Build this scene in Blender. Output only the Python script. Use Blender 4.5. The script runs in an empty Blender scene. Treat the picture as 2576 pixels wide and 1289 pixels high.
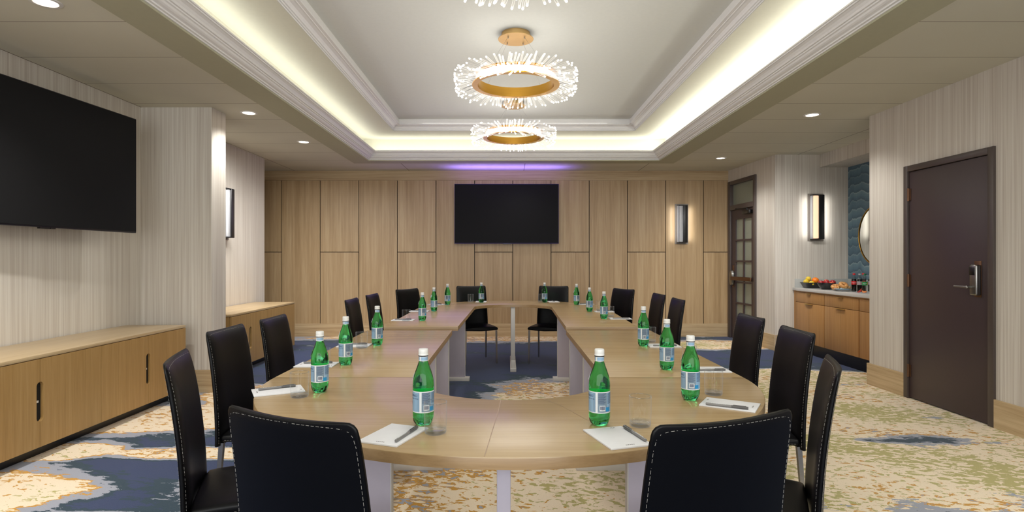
import bpy, bmesh, math, random
from mathutils import Vector, Matrix
random.seed(7)
PI = math.pi
COL = bpy.context.scene.collection
F, CX, CY, H = 1450.0, 1278.0, 652.0, 1.3      # focal in px, axis px, camera height

# ------------------------------------------------------------------ materials
def lin(c):
    return tuple(((v/255)/12.92 if v/255 <= .04045 else ((v/255+.055)/1.055)**2.4) for v in c) + (1,)

class NT:
    def __init__(s, name):
        s.m = bpy.data.materials.new(name); s.m.use_nodes = True
        s.t = s.m.node_tree; s.b = s.t.nodes['Principled BSDF']
        s.pos = None
    def n(s, typ, **kw):
        nd = s.t.nodes.new(typ)
        for k, v in kw.items(): setattr(nd, k, v)
        return nd
    def l(s, a, b): s.t.links.new(a, b)
    def P(s):
        if s.pos is None:
            s.pos = s.n('ShaderNodeTexCoord').outputs['Object']
        return s.pos
    def math(s, op, a, b=None, c=None, clamp=False):
        nd = s.n('ShaderNodeMath', operation=op); nd.use_clamp = clamp
        for i, v in enumerate((a, b, c)):
            if v is None: continue
            if isinstance(v, (int, float)): nd.inputs[i].default_value = v
            else: s.l(v, nd.inputs[i])
        return nd.outputs[0]
    def vm(s, op, a, b=None):
        nd = s.n('ShaderNodeVectorMath', operation=op)
        for i, v in enumerate((a, b)):
            if v is None: continue
            if isinstance(v, (tuple, list)): nd.inputs[i].default_value = v
            else: s.l(v, nd.inputs[i])
        return nd.outputs['Value'] if op == 'LENGTH' else nd.outputs['Vector']
    def noise(s, scale_vec, detail=3, rough=.55, base=None, dist=0):
        v = s.vm('MULTIPLY', base or s.P(), scale_vec)
        nd = s.n('ShaderNodeTexNoise'); nd.inputs['Scale'].default_value = 1
        nd.inputs['Detail'].default_value = detail; nd.inputs['Roughness'].default_value = rough
        nd.inputs['Distortion'].default_value = dist
        s.l(v, nd.inputs['Vector']); return nd.outputs[0]
    def ramp(s, fac, stops, const=False):
        nd = s.n('ShaderNodeValToRGB'); cr = nd.color_ramp
        if const: cr.interpolation = 'CONSTANT'
        while len(cr.elements) < len(stops): cr.elements.new(1)
        for e, (p, c) in zip(cr.elements, stops): e.position = p; e.color = c
        s.l(fac, nd.inputs[0]); return nd.outputs[0]
    def mix(s, fac, a, b, typ='MIX'):
        nd = s.n('ShaderNodeMix', data_type='RGBA', blend_type=typ)
        for i, v in ((0, fac), (6, a), (7, b)):
            if isinstance(v, (int, float)): nd.inputs[i].default_value = v
            elif isinstance(v, tuple): nd.inputs[i].default_value = v
            else: s.l(v, nd.inputs[i])
        return nd.outputs[2]
    def bump(s, h, strength=.2, dist=.002):
        nd = s.n('ShaderNodeBump'); nd.inputs['Strength'].default_value = strength
        nd.inputs['Distance'].default_value = dist
        s.l(h, nd.inputs['Height']); s.l(nd.outputs[0], s.b.inputs['Normal'])
    def set(s, **kw):
        for k, v in kw.items():
            k = {'color': 'Base Color', 'rough': 'Roughness', 'metal': 'Metallic', 'ior': 'IOR', 'trans': 'Transmission Weight',
                 'spec': 'Specular IOR Level', 'em': 'Emission Color', 'es': 'Emission Strength', 'coat': 'Coat Weight',
                 'coatr': 'Coat Roughness', 'sheen': 'Sheen Weight', 'alpha': 'Alpha'}[k]
            if isinstance(v, (int, float, tuple)): s.b.inputs[k].default_value = v
            else: s.l(v, s.b.inputs[k])
        return s

def plain(name, rgb, rough=.5, **kw):
    t = NT(name)
    nz = t.noise((30, 30, 30), 2)
    c = lin(rgb)
    dark = tuple(x*.93 for x in c[:3]) + (1,)
    t.set(color=t.mix(nz, dark, c), rough=rough, **kw)
    return t.m

def emis(name, rgb, strength):
    t = NT(name); t.set(color=lin(rgb), em=lin(rgb), es=strength, rough=.5); return t.m

def wood(name, c0, c1, c2, axis='z', rough=.4, f=1.0, island=False, **kw):
    t = NT(name)
    s = {'z': (38*f, 38*f, 1.1*f), 'x': (1.1*f, 38*f, 38*f), 'y': (38*f, 1.1*f, 38*f)}[axis]
    s2 = tuple(v*4.5 for v in s)
    base = t.P()
    if island:
        r = t.n('ShaderNodeNewGeometry').outputs['Random Per Island']
        off = t.n('ShaderNodeCombineXYZ'); 
        for k in range(3): t.l(t.math('MULTIPLY', r, 17.0+k*3), off.inputs[k])
        base = t.vm('ADD', t.P(), off.outputs[0])
    a = t.noise(s, 4, .6, base, .15); b = t.noise(s2, 2, .6, base)
    big = t.noise(tuple(v*.22 for v in s), 2, .5, base)
    v = t.math('ADD', t.math('MULTIPLY', a, .55), t.math('ADD', t.math('MULTIPLY', b, .2), t.math('MULTIPLY', big, .35)))
    c = t.ramp(v, [(.40, lin(c0)), (.54, lin(c1)), (.68, lin(c2))])
    if island: c = t.mix(t.math('MULTIPLY', r, .22), c, tuple(x*.8 for x in lin(c1)[:3]) + (1,))
    t.set(color=c, rough=rough, **kw)
    return t.m

def wallpaper():
    t = NT('striated_wallpaper')
    a = t.noise((75, 75, .8), 3, .6, None, .1); b = t.noise((230, 230, 1.6), 2, .5); g = t.noise((22, 22, .3), 2)
    v = t.math('ADD', t.math('MULTIPLY', a, .5), t.math('ADD', t.math('MULTIPLY', b, .25), t.math('MULTIPLY', g, .25)))
    c = t.ramp(v, [(.36, lin((188, 178, 167))), (.5, lin((206, 199, 188))), (.62, lin((218, 213, 203)))])
    t.set(color=c, rough=.55, spec=.3); t.bump(a, .15, .001)
    return t.m

def carpet():
    t = NT('patterned_carpet')
    blobs = [(3.15, 4.6, 2.5, 1.75), (2.2, 3.55, 1.5, .62), (.25, 2.75, 1.75, 1.35), (.62, 5.60, .85, .62), (-2.95, 3.15, .62, .5), (-3.0, 3.9, .42, .22),
             (-2.8, 4.72, .95, .5), (-2.45, 5.5, .55, .5), (-.6, 9.9, 3.4, .95), (2.8, 8.75, 1.6, .5), (3.1, 6.35, 1.1, .55),
             (-2.0, 3.85, .75, .14), (-2.2, 2.75, .9, .22)]
    f = None
    for (x, y, rx, ry) in blobs:
        d = t.vm('LENGTH', t.vm('MULTIPLY', t.vm('SUBTRACT', t.P(), (x, y, 0)), (1/rx, 1/ry, 0)))
        v = t.math('SUBTRACT', 1.0, d)
        f = v if f is None else t.math('MAXIMUM', f, v)
    f = t.math('MINIMUM', t.math('MAXIMUM', f, -.30), .42)
    for (x, y, rx, ry, k) in ((2.7, 4.12, 1.5, .2, .42), (3.3, 4.75, .8, .18, .34), (3.3, 3.2, 1.2, .16, .3)):
        d = t.vm('LENGTH', t.vm('MULTIPLY', t.vm('SUBTRACT', t.P(), (x, y, 0)), (1/rx, 1/ry, 0)))
        f = t.math('SUBTRACT', f, t.math('MULTIPLY', t.math('MAXIMUM', t.math('SUBTRACT', 1.0, d), 0.0), k))
    rt = t.n('ShaderNodeVectorRotate'); rt.inputs['Axis'].default_value = (0, 0, 1); rt.inputs['Angle'].default_value = .20
    t.l(t.vm('ADD', t.P(), (7, 3, 0)), rt.inputs['Vector']); R = rt.outputs[0]
    n1 = t.noise((1.5, 2.6, 1), 3, .6, R)
    n2 = t.noise((9, 26, 1), 4, .7, R, .3)
    f = t.math('ADD', f, t.math('MULTIPLY', t.math('SUBTRACT', n1, .5), 1.1))
    f = t.math('ADD', f, t.math('MULTIPLY', t.math('SUBTRACT', n2, .5), .55))
    navy, teal, grey, och, crm, olv = [lin(c) for c in ((42, 58, 96), (30, 58, 74), (160, 164, 176), (206, 152, 56), (246, 228, 198), (188, 178, 112))]
    # f: <0 navy / teal, 0..0.1 grey, .1.. cream family
    low = t.ramp(t.math('ADD', t.math('MULTIPLY', f, .5), .5), [(0, navy), (.40, teal), (.475, grey), (.575, och), (.61, crm)], True)
    fl = t.noise((14, 24, 1), 3, .62, t.vm('ADD', R, (4, 1, 0)), .4)
    reg = t.noise((.9, 1.5, 1), 2, .5, t.vm('ADD', R, (11, 5, 0)))
    edge = t.math('SUBTRACT', .16, f)                      # positive near the rim of the pale areas
    k_o = t.math('ADD', fl, t.math('ADD', t.math('MULTIPLY', t.math('SUBTRACT', reg, .5), .7), t.math('MULTIPLY', edge, .22)))
    k_g = t.math('SUBTRACT', t.noise((15, 25, 1), 3, .62, t.vm('ADD', R, (1, 8, 0)), .4), t.math('MULTIPLY', t.math('SUBTRACT', reg, .5), .75))
    sx = t.n('ShaderNodeSeparateXYZ'); t.l(t.P(), sx.inputs[0])
    side = t.math('MULTIPLY', t.math('SUBTRACT', sx.outputs[0], .6), .09)
    k_g = t.math('ADD', k_g, t.math('MAXIMUM', t.math('MINIMUM', side, .02), -.12))
    k_o = t.math('SUBTRACT', k_o, t.math('MAXIMUM', t.math('MINIMUM', side, .02), -.05))
    far = t.math('SUBTRACT', sx.outputs[1], 5.0, clamp=True)
    k_o = t.math('ADD', k_o, t.math('MULTIPLY', far, .045))
    pale = t.mix(t.math('GREATER_THAN', k_g, .575), crm, olv)
    pale = t.mix(t.math('GREATER_THAN', k_o, .575), pale, och)
    pale = t.mix(t.math('GREATER_THAN', k_o, .675), pale, grey)
    thr = t.math('ADD', t.math('ADD', .10, t.math('MULTIPLY', t.math('SUBTRACT', sx.outputs[1], 8.0, clamp=True), .16)), t.math('MINIMUM', t.math('MAXIMUM', t.math('MULTIPLY', t.math('ADD', sx.outputs[0], 1.0), -.17), 0.0), .19))
    c = t.mix(t.math('GREATER_THAN', f, thr), low, pale)
    grain = t.noise((260, 260, 1), 2)
    c = t.mix(.35, c, t.ramp(grain, [(.3, (.5, .5, .5, 1)), (.7, (1, 1, 1, 1))]), 'MULTIPLY')
    t.set(color=c, rough=.95, spec=.1, sheen=.2); t.bump(grain, .5, .004)
    return t.m

def tiles():
    t = NT('ceiling_tiles')
    sp = t.n('ShaderNodeSeparateXYZ'); t.l(t.P(), sp.inputs[0])
    def line(o, off, per, w):
        fr = t.math('FRACT', t.math('DIVIDE', t.math('SUBTRACT', o, off), per))
        return t.math('LESS_THAN', fr, w/per)
    j = t.math('MAXIMUM', line(sp.outputs[1], 3.59-6.3, .63, .007), line(sp.outputs[0], .26-19.2, 1.92, .009))
    nz = t.noise((.8, .8, .8), 2)
    base = t.ramp(nz, [(.3, lin((206, 203, 186))), (.7, lin((215, 212, 196)))])
    t.set(color=t.mix(j, base, lin((120, 108, 96))), rough=.8, spec=.2)
    return t.m

def art():
    t = NT('layered_wave_mural')
    sp = t.n('ShaderNodeSeparateXYZ'); t.l(t.P(), sp.inputs[0])
    n = t.noise((1.6, 3.6, .5), 3, .55, None, .2); n2 = t.noise((8, 14, 30), 3, .6)
    fz = t.math('ADD', t.math('MULTIPLY', sp.outputs[2], 8.5), t.math('MULTIPLY', n, 2.6))
    fr = t.math('FRACT', fz)
    cell = t.math('FRACT', t.math('MULTIPLY', t.math('FLOOR', fz), .377))
    a = t.ramp(fr, [(0, lin((56, 84, 104))), (.35, lin((86, 116, 132))), (.8, lin((108, 138, 150))), (.92, lin((146, 166, 170))), (1, lin((60, 90, 108)))])
    c = t.mix(t.math('MULTIPLY', cell, .55), a, lin((50, 78, 98)))
    c = t.mix(t.math('MULTIPLY', n2, .3), c, lin((130, 150, 160)))
    t.set(color=c, rough=.7)
    return t.m

def screen():
    t = NT('black_screen')
    sp = t.n('ShaderNodeSeparateXYZ'); t.l(t.P(), sp.inputs[0])
    t.set(color=lin((34, 34, 35)), rough=.35, spec=.02); return t.m

def brushed(name, rgb, rough=.35):
    t = NT(name); nz = t.noise((8, 8, 160), 2)
    t.set(color=t.mix(nz, tuple(x*.85 for x in lin(rgb)[:3])+(1,), lin(rgb)), metal=1.0, rough=rough); return t.m

def glassy(name, rgb, rough=.0, ior=1.45, es=0, em=(255, 255, 255), **kw):
    t = NT(name); t.set(color=lin(rgb), trans=1.0, rough=rough, ior=ior, **kw)
    if es: t.set(em=lin(em), es=es)
    return t.m

M = {}
def thin(name, rgb, refl=.9, es=0.0, em=(255, 255, 255), rough=.02, ior=1.45, edge=.97):
    t = NT(name); out = t.t.nodes['Material Output']
    tr = t.n('ShaderNodeBsdfTransparent')
    gl = t.n('ShaderNodeBsdfGlossy'); gl.inputs['Roughness'].default_value = rough; gl.inputs[0].default_value = (1, 1, 1, 1)
    fr = t.n('ShaderNodeLayerWeight'); fr.inputs[0].default_value = .25
    t.l(t.mix(t.math('POWER', fr.outputs['Facing'], 2.4), lin(rgb), lin(tuple(v*edge for v in rgb))), tr.inputs[0])
    fac = t.math('ADD', t.math('MULTIPLY', t.math('POWER', fr.outputs['Facing'], 3.2), refl), .03, clamp=True)
    mx = t.n('ShaderNodeMixShader'); t.l(fac, mx.inputs[0]); t.l(tr.outputs[0], mx.inputs[1]); t.l(gl.outputs[0], mx.inputs[2])
    res = mx.outputs[0]
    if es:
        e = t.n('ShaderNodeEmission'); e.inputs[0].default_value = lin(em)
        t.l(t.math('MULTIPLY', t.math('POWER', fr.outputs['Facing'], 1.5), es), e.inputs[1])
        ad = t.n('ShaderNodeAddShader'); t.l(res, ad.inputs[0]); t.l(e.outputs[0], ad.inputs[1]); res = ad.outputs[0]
    t.l(res, out.inputs[0]); return t.m

M['paper'] = wallpaper()
M['carpet'] = carpet()
M['tiles'] = tiles()
M['band'] = plain('ceiling_border_paint', (184, 182, 156), .8)
M['tray'] = plain('tray_ceiling_paint', (212, 213, 206), .7)
M['cove'] = plain('cove_paint', (222, 220, 204), .7)
M['crown'] = plain('crown_paint', (236, 235, 234), .42)
M['panel'] = wood('oak_wall_panel', (158, 130, 93), (176, 148, 110), (190, 165, 128), 'z', .42, .8, island=True)
M['oakbase'] = wood('oak_baseboard', (160, 134, 98), (182, 158, 122), (196, 174, 138), 'x', .5)
M['oakbasey'] = wood('oak_baseboard_side', (170, 144, 106), (190, 166, 128), (204, 182, 144), 'y', .5)
M['gap'] = plain('shadow_gap', (38, 32, 28), .8)
M['table'] = wood('table_veneer', (160, 133, 93), (169, 143, 102), (176, 151, 110), 'x', .25, 1.6, spec=.5)
M['tedge'] = wood('table_edge_band', (140, 112, 76), (156, 126, 88), (168, 138, 98), 'x', .35)
M['cred'] = wood('credenza_veneer', (152, 119, 70), (163, 129, 78), (171, 138, 88), 'z', .38, 2.5)
M['credtop'] = wood('credenza_top_veneer', (176, 150, 112), (186, 162, 124), (194, 172, 136), 'y', .28, 2.0)
M['oakcab'] = wood('cabinet_oak', (160, 114, 64), (172, 126, 74), (182, 138, 86), 'z', .45, 1.2)
M['leather'] = plain('black_leather', (4, 4, 6), .38, spec=.20)
M['stitch'] = plain('white_thread', (158, 155, 148), .8)
M['steel'] = brushed('satin_steel', (176, 172, 168), .28)
M['grey'] = plain('grey_laminate', (190, 182, 194), .5)
M['greyedge'] = plain('light_leg_edge', (214, 210, 204), .45)
M['gold'] = brushed('brushed_gold', (196, 148, 62), .32)
M['goldflat'] = brushed('satin_gold', (214, 178, 120), .42)
M['rod'] = thin('clear_acrylic', (251, 251, 250), .8, .95, (255, 248, 242), .06)  # edge emission stands in for light caught along the rods
M['tip'] = emis('glowing_tip', (255, 248, 240), 1.35)
M['led'] = emis('warm_led', (255, 222, 196), 1.1)
M['down'] = emis('downlight_lens', (255, 240, 220), 9)
M['white'] = plain('white_trim', (228, 226, 222), .4)
M['black'] = plain('black_metal', (30, 29, 30), .35)
M['blackm'] = plain('matte_black', (8, 8, 8), .7)
M['diff'] = emis('sconce_diffuser', (255, 214, 176), .85)
M['sside'] = plain('sconce_pale_side', (196, 198, 202), .3)
M['screen'] = screen()
M['bezel'] = plain('screen_bezel', (20, 18, 30), .4)
M['indigo'] = plain('indigo_bezel', (52, 40, 104), .4)
M['plateg'] = plain('taupe_backplate', (128, 120, 112), .5)
M['door'] = plain('brown_door_paint', (66, 53, 55), .38)
M['doorf'] = plain('brown_frame_paint', (78, 68, 64), .36)
M['frost'] = plain('frosted_glass', (140, 146, 132), .25, spec=.6)
M['bronze'] = brushed('aged_bronze', (120, 92, 72), .45)
M['nickel'] = brushed('nickel', (150, 148, 144), .3)
M['counter'] = plain('white_stone', (206, 204, 200), .25)
M['splash'] = plain('stone_backsplash', (184, 186, 182), .3)
M['brass'] = brushed('brass_pull', (214, 184, 110), .3)
M['kick'] = plain('black_toe_kick', (14, 13, 13), .3)
M['mirror'] = NT('mirror_glass').set(color=(.85, .86, .82, 1), metal=1.0, rough=.03).m
M['art'] = art()
M['green'] = glassy('green_bottle_plastic', (88, 226, 140), .02, 1.33)
M['cap'] = plain('white_cap', (232, 232, 228), .4)
M['lblue'] = plain('pale_blue_label', (142, 176, 204), .45)
M['lgrey'] = plain('grey_blue_label', (122, 142, 158), .5)
M['lcyan'] = plain('bright_blue_label', (40, 142, 196), .45)
M['lwhite'] = plain('label_white', (226, 230, 232), .45)
M['ink'] = plain('dark_blue_ink', (38, 56, 96), .5)
M['glass'] = thin('clear_glass', (254, 254, 253), .7, .12, (255, 255, 255), edge=.55)  # edge darkening and a faint edge glow are put into the colour
M['rim'] = thin('glass_rim', (240, 242, 244), 1.0, .14, (255, 255, 255), edge=.55)  # rim and base outlines also painted in, dark edge plus slight emission
M['pad'] = plain('notepad_paper', (226, 226, 228), .6)
M['pen'] = plain('smoky_pen', (126, 124, 122), .25)
M['pend'] = plain('dark_pen_grip', (88, 86, 86), .3)
M['lemon'] = plain('lemon_skin', (222, 190, 48), .45)
M['orange'] = plain('orange_skin', (240, 128, 22), .45)
M['apple'] = plain('apple_skin', (160, 30, 34), .3)
M['appler'] = plain('apple_blush', (204, 84, 52), .3)
M['stem'] = plain('brown_stem', (72, 50, 30), .7)
M['bowl'] = plain('black_bowl', (16, 16, 17), .28)
M['plate'] = plain('pale_blue_plate', (172, 204, 224), .3)
M['bagel'] = NT('baked_bagel'); _t = M['bagel']; _t.set(color=_t.ramp(_t.noise((60, 60, 60), 4), [(.35, lin((168, 104, 44))), (.5, lin((196, 136, 70))), (.65, lin((222, 184, 128)))]), rough=.6); M['bagel'] = _t.m
M['cola'] = plain('cola', (16, 9, 8), .08)
M['clear'] = thin('clear_bottle_plastic', (236, 240, 238), .8)
M['red'] = plain('red_print', (206, 28, 34), .4)
M['silver'] = plain('silver_label', (168, 166, 168), .35)
M['lgreen'] = plain('green_label', (14, 150, 78), .4)
M['capg'] = plain('green_cap', (18, 110, 62), .4)
M['lime'] = plain('lime_yellow', (178, 200, 30), .4)
M['juice'] = plain('orange_juice', (230, 150, 36), .3)
M['melon'] = plain('red_melon', (222, 82, 70), .4)
M['carrot'] = plain('orange_melon', (236, 146, 84), .4)

# ------------------------------------------------------------------ mesh helpers
def mesh(name, bm, mats, parent=None, loc=(0, 0, 0), rotz=0, smooth=35, rot=None):
    me = bpy.data.meshes.new(name); bm.normal_update(); bm.to_mesh(me); bm.free()
    for m in (mats if isinstance(mats, (list, tuple)) else [mats]): me.materials.append(m)
    if smooth:
        for p in me.polygons: p.use_smooth = True
        me.set_sharp_from_angle(angle=math.radians(smooth))
    o = bpy.data.objects.new(name, me); COL.objects.link(o)
    o.location = loc; o.rotation_euler = rot or (0, 0, rotz)
    if parent: o.parent = parent
    return o

def tag(o, label, cat, group=None, kind=None):
    o['label'] = label; o['category'] = cat
    if group: o['group'] = group
    if kind: o['kind'] = kind
    return o

def thing(name, label, cat, loc=(0, 0, 0), rotz=0, group=None, kind=None):
    o = bpy.data.objects.new(name, None); COL.objects.link(o); o.empty_display_size = .05
    o.location = loc; o.rotation_euler = (0, 0, rotz)
    return tag(o, label, cat, group, kind)

def dup(root, loc, rotz, label, group=None):
    r = root.copy(); COL.objects.link(r); r.location = loc; r.rotation_euler = (root.rotation_euler[0], root.rotation_euler[1], rotz); r['label'] = label
    if group: r['group'] = group
    for ch in [o for o in root.children]:
        c = ch.copy(); COL.objects.link(c); c.parent = r
        for g in ch.children:
            d = g.copy(); COL.objects.link(d); d.parent = c
    return r

def box(bm, x0, x1, y0, y1, z0, z1, bev=0, mi=0, seg=2):
    vs = [bm.verts.new((x, y, z)) for x in (x0, x1) for y in (y0, y1) for z in (z0, z1)]
    idx = [(0, 1, 3, 2), (4, 6, 7, 5), (0, 4, 5, 1), (2, 3, 7, 6), (0, 2, 6, 4), (1, 5, 7, 3)]
    fs = [bm.faces.new([vs[i] for i in q]) for q in idx]
    for f in fs: f.material_index = mi
    if bev:
        es = list({e for f in fs for e in f.edges})
        r = bmesh.ops.bevel(bm, geom=es, offset=bev, segments=seg, profile=.5, affect='EDGES')
        for f in r['faces']: f.material_index = mi
    return vs

def B(*boxes, bev=0, mi=0):
    bm = bmesh.new()
    for b in boxes: box(bm, *b, bev=bev, mi=mi)
    return bm

def tube(bm, p0, p1, r0, r1=None, n=12, mi=0, caps=True, square=False):
    p0, p1 = Vector(p0), Vector(p1); r1 = r0 if r1 is None else r1
    d = (p1-p0).normalized(); a = Vector((0, 0, 1)) if abs(d.z) < .9 else Vector((1, 0, 0))
    u = d.cross(a).normalized(); v = d.cross(u)
    if square: n = 4
    rings = []
    for p, r in ((p0, r0), (p1, r1)):
        rings.append([bm.verts.new(p+(u*math.cos(t)+v*math.sin(t))*r) for t in [2*PI*(i+.5)/n for i in range(n)]])
    for i in range(n):
        f = bm.faces.new((rings[0][i], rings[0][(i+1) % n], rings[1][(i+1) % n], rings[1][i])); f.material_index = mi
    if caps:
        for rg, rev in ((rings[0], True), (rings[1], False)):
            f = bm.faces.new(rg[::-1] if rev else rg); f.material_index = mi

def lathe(bm, prof, n=32, mi=0, c=(0, 0), close=True, ell=1.0, fn=None):
    rings = []
    for (r, z) in prof:
        if r < 1e-5: rings.append([bm.verts.new((c[0], c[1], z))]); continue
        ring = []
        for i in range(n):
            t = 2*PI*i/n; rr = r*(fn(t, z) if fn else 1)
            ring.append(bm.verts.new((c[0]+rr*math.cos(t), c[1]+rr*math.sin(t)*ell, z)))
        rings.append(ring)
    for a, b in zip(rings, rings[1:]):
        if len(a) == 1 and len(b) == 1: continue
        for i in range(n):
            j = (i+1) % n
            if len(a) == 1: f = bm.faces.new((a[0], b[j], b[i]))
            elif len(b) == 1: f = bm.faces.new((a[i], a[j], b[0]))
            else: f = bm.faces.new((a[i], a[j], b[j], b[i]))
            f.material_index = mi
    return bm

def L(prof, **k):
    bm = bmesh.new(); lathe(bm, prof, **k); return bm

def ball(bm, c, r, sz=(1, 1, 1), u=16, v=10, mi=0, rot=None):
    mt = Matrix.Translation(c) @ (rot or Matrix.Identity(4)) @ Matrix.Diagonal((r*sz[0], r*sz[1], r*sz[2], 1))
    g = bmesh.ops.create_uvsphere(bm, u_segments=u, v_segments=v, radius=1, matrix=mt)
    for vv in g['verts']:
        for f in vv.link_faces: f.material_index = mi

def patch(bm, t0, t1, z0, z1, r, mi=0, n=None):
    n = n or max(1, int(abs(t1-t0)/.12))
    pv = None
    for i in range(n+1):
        t = t0+(t1-t0)*i/n
        a = bm.verts.new((r*math.cos(t), r*math.sin(t), z0)); b = bm.verts.new((r*math.cos(t), r*math.sin(t), z1))
        if pv:
            f = bm.faces.new((pv[0], a, b, pv[1])); f.material_index = mi
        pv = (a, b)

def text_bm(s, size, ext=0.0):
    cu = bpy.data.curves.new('t', 'FONT'); cu.body = s; cu.size = size; cu.align_x = 'CENTER'; cu.align_y = 'CENTER'; cu.extrude = ext
    cu.resolution_u = 2
    o = bpy.data.objects.new('t', cu); COL.objects.link(o)
    bpy.context.view_layer.update()
    me = bpy.data.meshes.new_from_object(o.evaluated_get(bpy.context.evaluated_depsgraph_get()))
    bm = bmesh.new(); bm.from_mesh(me)
    bpy.data.objects.remove(o); bpy.data.curves.remove(cu); bpy.data.meshes.remove(me)
    return bm

def bent_text(s, size, theta, z, r, vertical=False):
    bm = text_bm(s, size)
    for v in bm.verts:
        x, y = v.co.x, v.co.y
        if vertical: x, y = -y, x
        t = theta + x/r
        v.co = Vector((r*math.cos(t), r*math.sin(t), z+y))
    return bm

def join(dst, src, mi=0):
    mp = {v: dst.verts.new(v.co) for v in src.verts}
    for f in src.faces:
        try:
            nf = dst.faces.new([mp[v] for v in f.verts]); nf.material_index = mi
        except ValueError: pass
    src.free()

def prism(bm, outline, z0, z1, holes=None, mi_top=0, mi_side=1):
    """outline: list of (x,y) CCW convex-ish strip supplied as quads strip: list of (inner,outer) pairs"""
    prev = None
    n = len(outline)
    for k, (a, b) in enumerate(outline):
        cur = [bm.verts.new((a[0], a[1], z0)), bm.verts.new((b[0], b[1], z0)), bm.verts.new((b[0], b[1], z1)), bm.verts.new((a[0], a[1], z1))]
        if prev is not None:
            for i, m in ((0, mi_side), (1, mi_side), (2, mi_top), (3, mi_side)):
                j = (i+1) % 4
                f = bm.faces.new((prev[i], prev[j], cur[j], cur[i])); f.material_index = m
        else:
            f = bm.faces.new(cur[::-1]); f.material_index = mi_side
        prev = cur
    f = bm.faces.new(prev); f.material_index = mi_side
    bmesh.ops.recalc_face_normals(bm, faces=bm.faces[:])
    r = bmesh.ops.bevel(bm, geom=[e for e in bm.edges if len(e.link_faces) == 2 and {f.material_index for f in e.link_faces} == {mi_top, mi_side}], offset=.003, segments=2, profile=.5, affect='EDGES')

# ------------------------------------------------------------------ room shell
CZ = 2.78
XL, XR, YF, YB = -3.58, 3.75, 9.67, -2.4
def struct(name, bm, m, label, **k):
    o = mesh(name, bm, m, **k); return tag(o, label, name.split('_')[0], kind='structure')

struct('floor', B((-6.5, 5.4, YB-.1, YF+.1, -.05, 0)), M['carpet'], 'patterned carpet in navy, grey, ochre and cream under the meeting table', smooth=0)

# tray opening rectangle
TX0, TX1, TY0, TY1 = -2.10, 2.28, -.82, 8.68
def ring_rect(bm, o0, z0, o1, z1, mi=0):
    def rc(o, z): return [bm.verts.new(p) for p in ((TX0+o, TY0+o, z), (TX1-o, TY0+o, z), (TX1-o, TY1-o, z), (TX0+o, TY1-o, z))]
    a, b = rc(o0, z0), rc(o1, z1)
    for i in range(4):
        j = (i+1) % 4
        f = bm.faces.new((a[i], a[j], b[j], b[i])); f.material_index = mi
def sweep(prof, mi=0):
    bm = bmesh.new()
    for (o0, z0), (o1, z1) in zip(prof, prof[1:]): ring_rect(bm, o0, z0, o1, z1, mi)
    return bm
# flat tile ceiling around (four slabs) + border band
bm = bmesh.new()
BD = .28
for b in ((-6.5, TX0-BD, YB, YF), (TX1+BD, 5.4, YB, YF), (TX0-BD, TX1+BD, YB, TY0-BD), (TX0-BD, TX1+BD, TY1+.23, YF)):
    box(bm, *b, CZ, CZ+.04)
struct('ceiling', bm, M['tiles'], 'flat pale ceiling tiles around the raised tray', smooth=0)
bm = bmesh.new()
for b in ((TX0-BD, TX0, TY0-BD, TY1+.23), (TX1, TX1+BD, TY0-BD, TY1+.23), (TX0, TX1, TY0-BD, TY0), (TX0, TX1, TY1, TY1+.23)):
    box(bm, *b, CZ-.002, CZ+.035)
struct('ceiling_border', bm, M['band'], 'smooth olive grey painted border around the tray opening', smooth=0)
crown1 = [(0, 2.778), (-.004, 2.79), (.008, 2.792), (.010, 2.800), (.022, 2.803), (.024, 2.812), (.030, 2.815), (.040, 2.819), (.050, 2.827), (.056, 2.838), (.066, 2.842), (.068, 2.850), (.078, 2.853), (.084, 2.866), (.096, 2.882), (.112, 2.892), (.120, 2.894), (.122, 2.902), (.130, 2.904), (.131, 2.914), (.122, 2.918), (.110, 2.905), (-.09, 2.905)]
struct('trim_1', sweep(crown1), M['crown'], 'white stepped crown moulding around the lower edge of the tray', smooth=25)
struct('ceiling_cove', sweep([(-.09, 2.905), (-.09, 3.12), (.47, 3.125)]), M['cove'], 'brightly lit cove between the two crown mouldings', smooth=25)
crown2 = [(.457, 3.125), (.455, 3.132), (.466, 3.134), (.468, 3.142), (.478, 3.145), (.480, 3.154), (.490, 3.157), (.498, 3.168), (.510, 3.180), (.534, 3.188), (.548, 3.189), (.550, 3.194), (.562, 3.195), (.574, 3.197), (.575, 3.206), (.568, 3.210), (.566, 3.27)]
struct('trim_2', sweep(crown2), M['crown'], 'smaller white crown moulding around the raised ceiling field', smooth=25)
struct('ceiling_tray', B((TX0+.46, TX1-.46, TY0+.46, TY1-.46, 3.27, 3.30)), M['tray'], 'raised pale ceiling field above the chandeliers', smooth=0)
# closing lid over the trough so no light leaks out
bm = sweep([(-.11, 2.78), (-.11, 3.16), (.47, 3.16), (.47, 3.30)]); struct('ceiling_backing', bm, M['gap'], 'hidden back of the tray cove', smooth=0)

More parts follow.
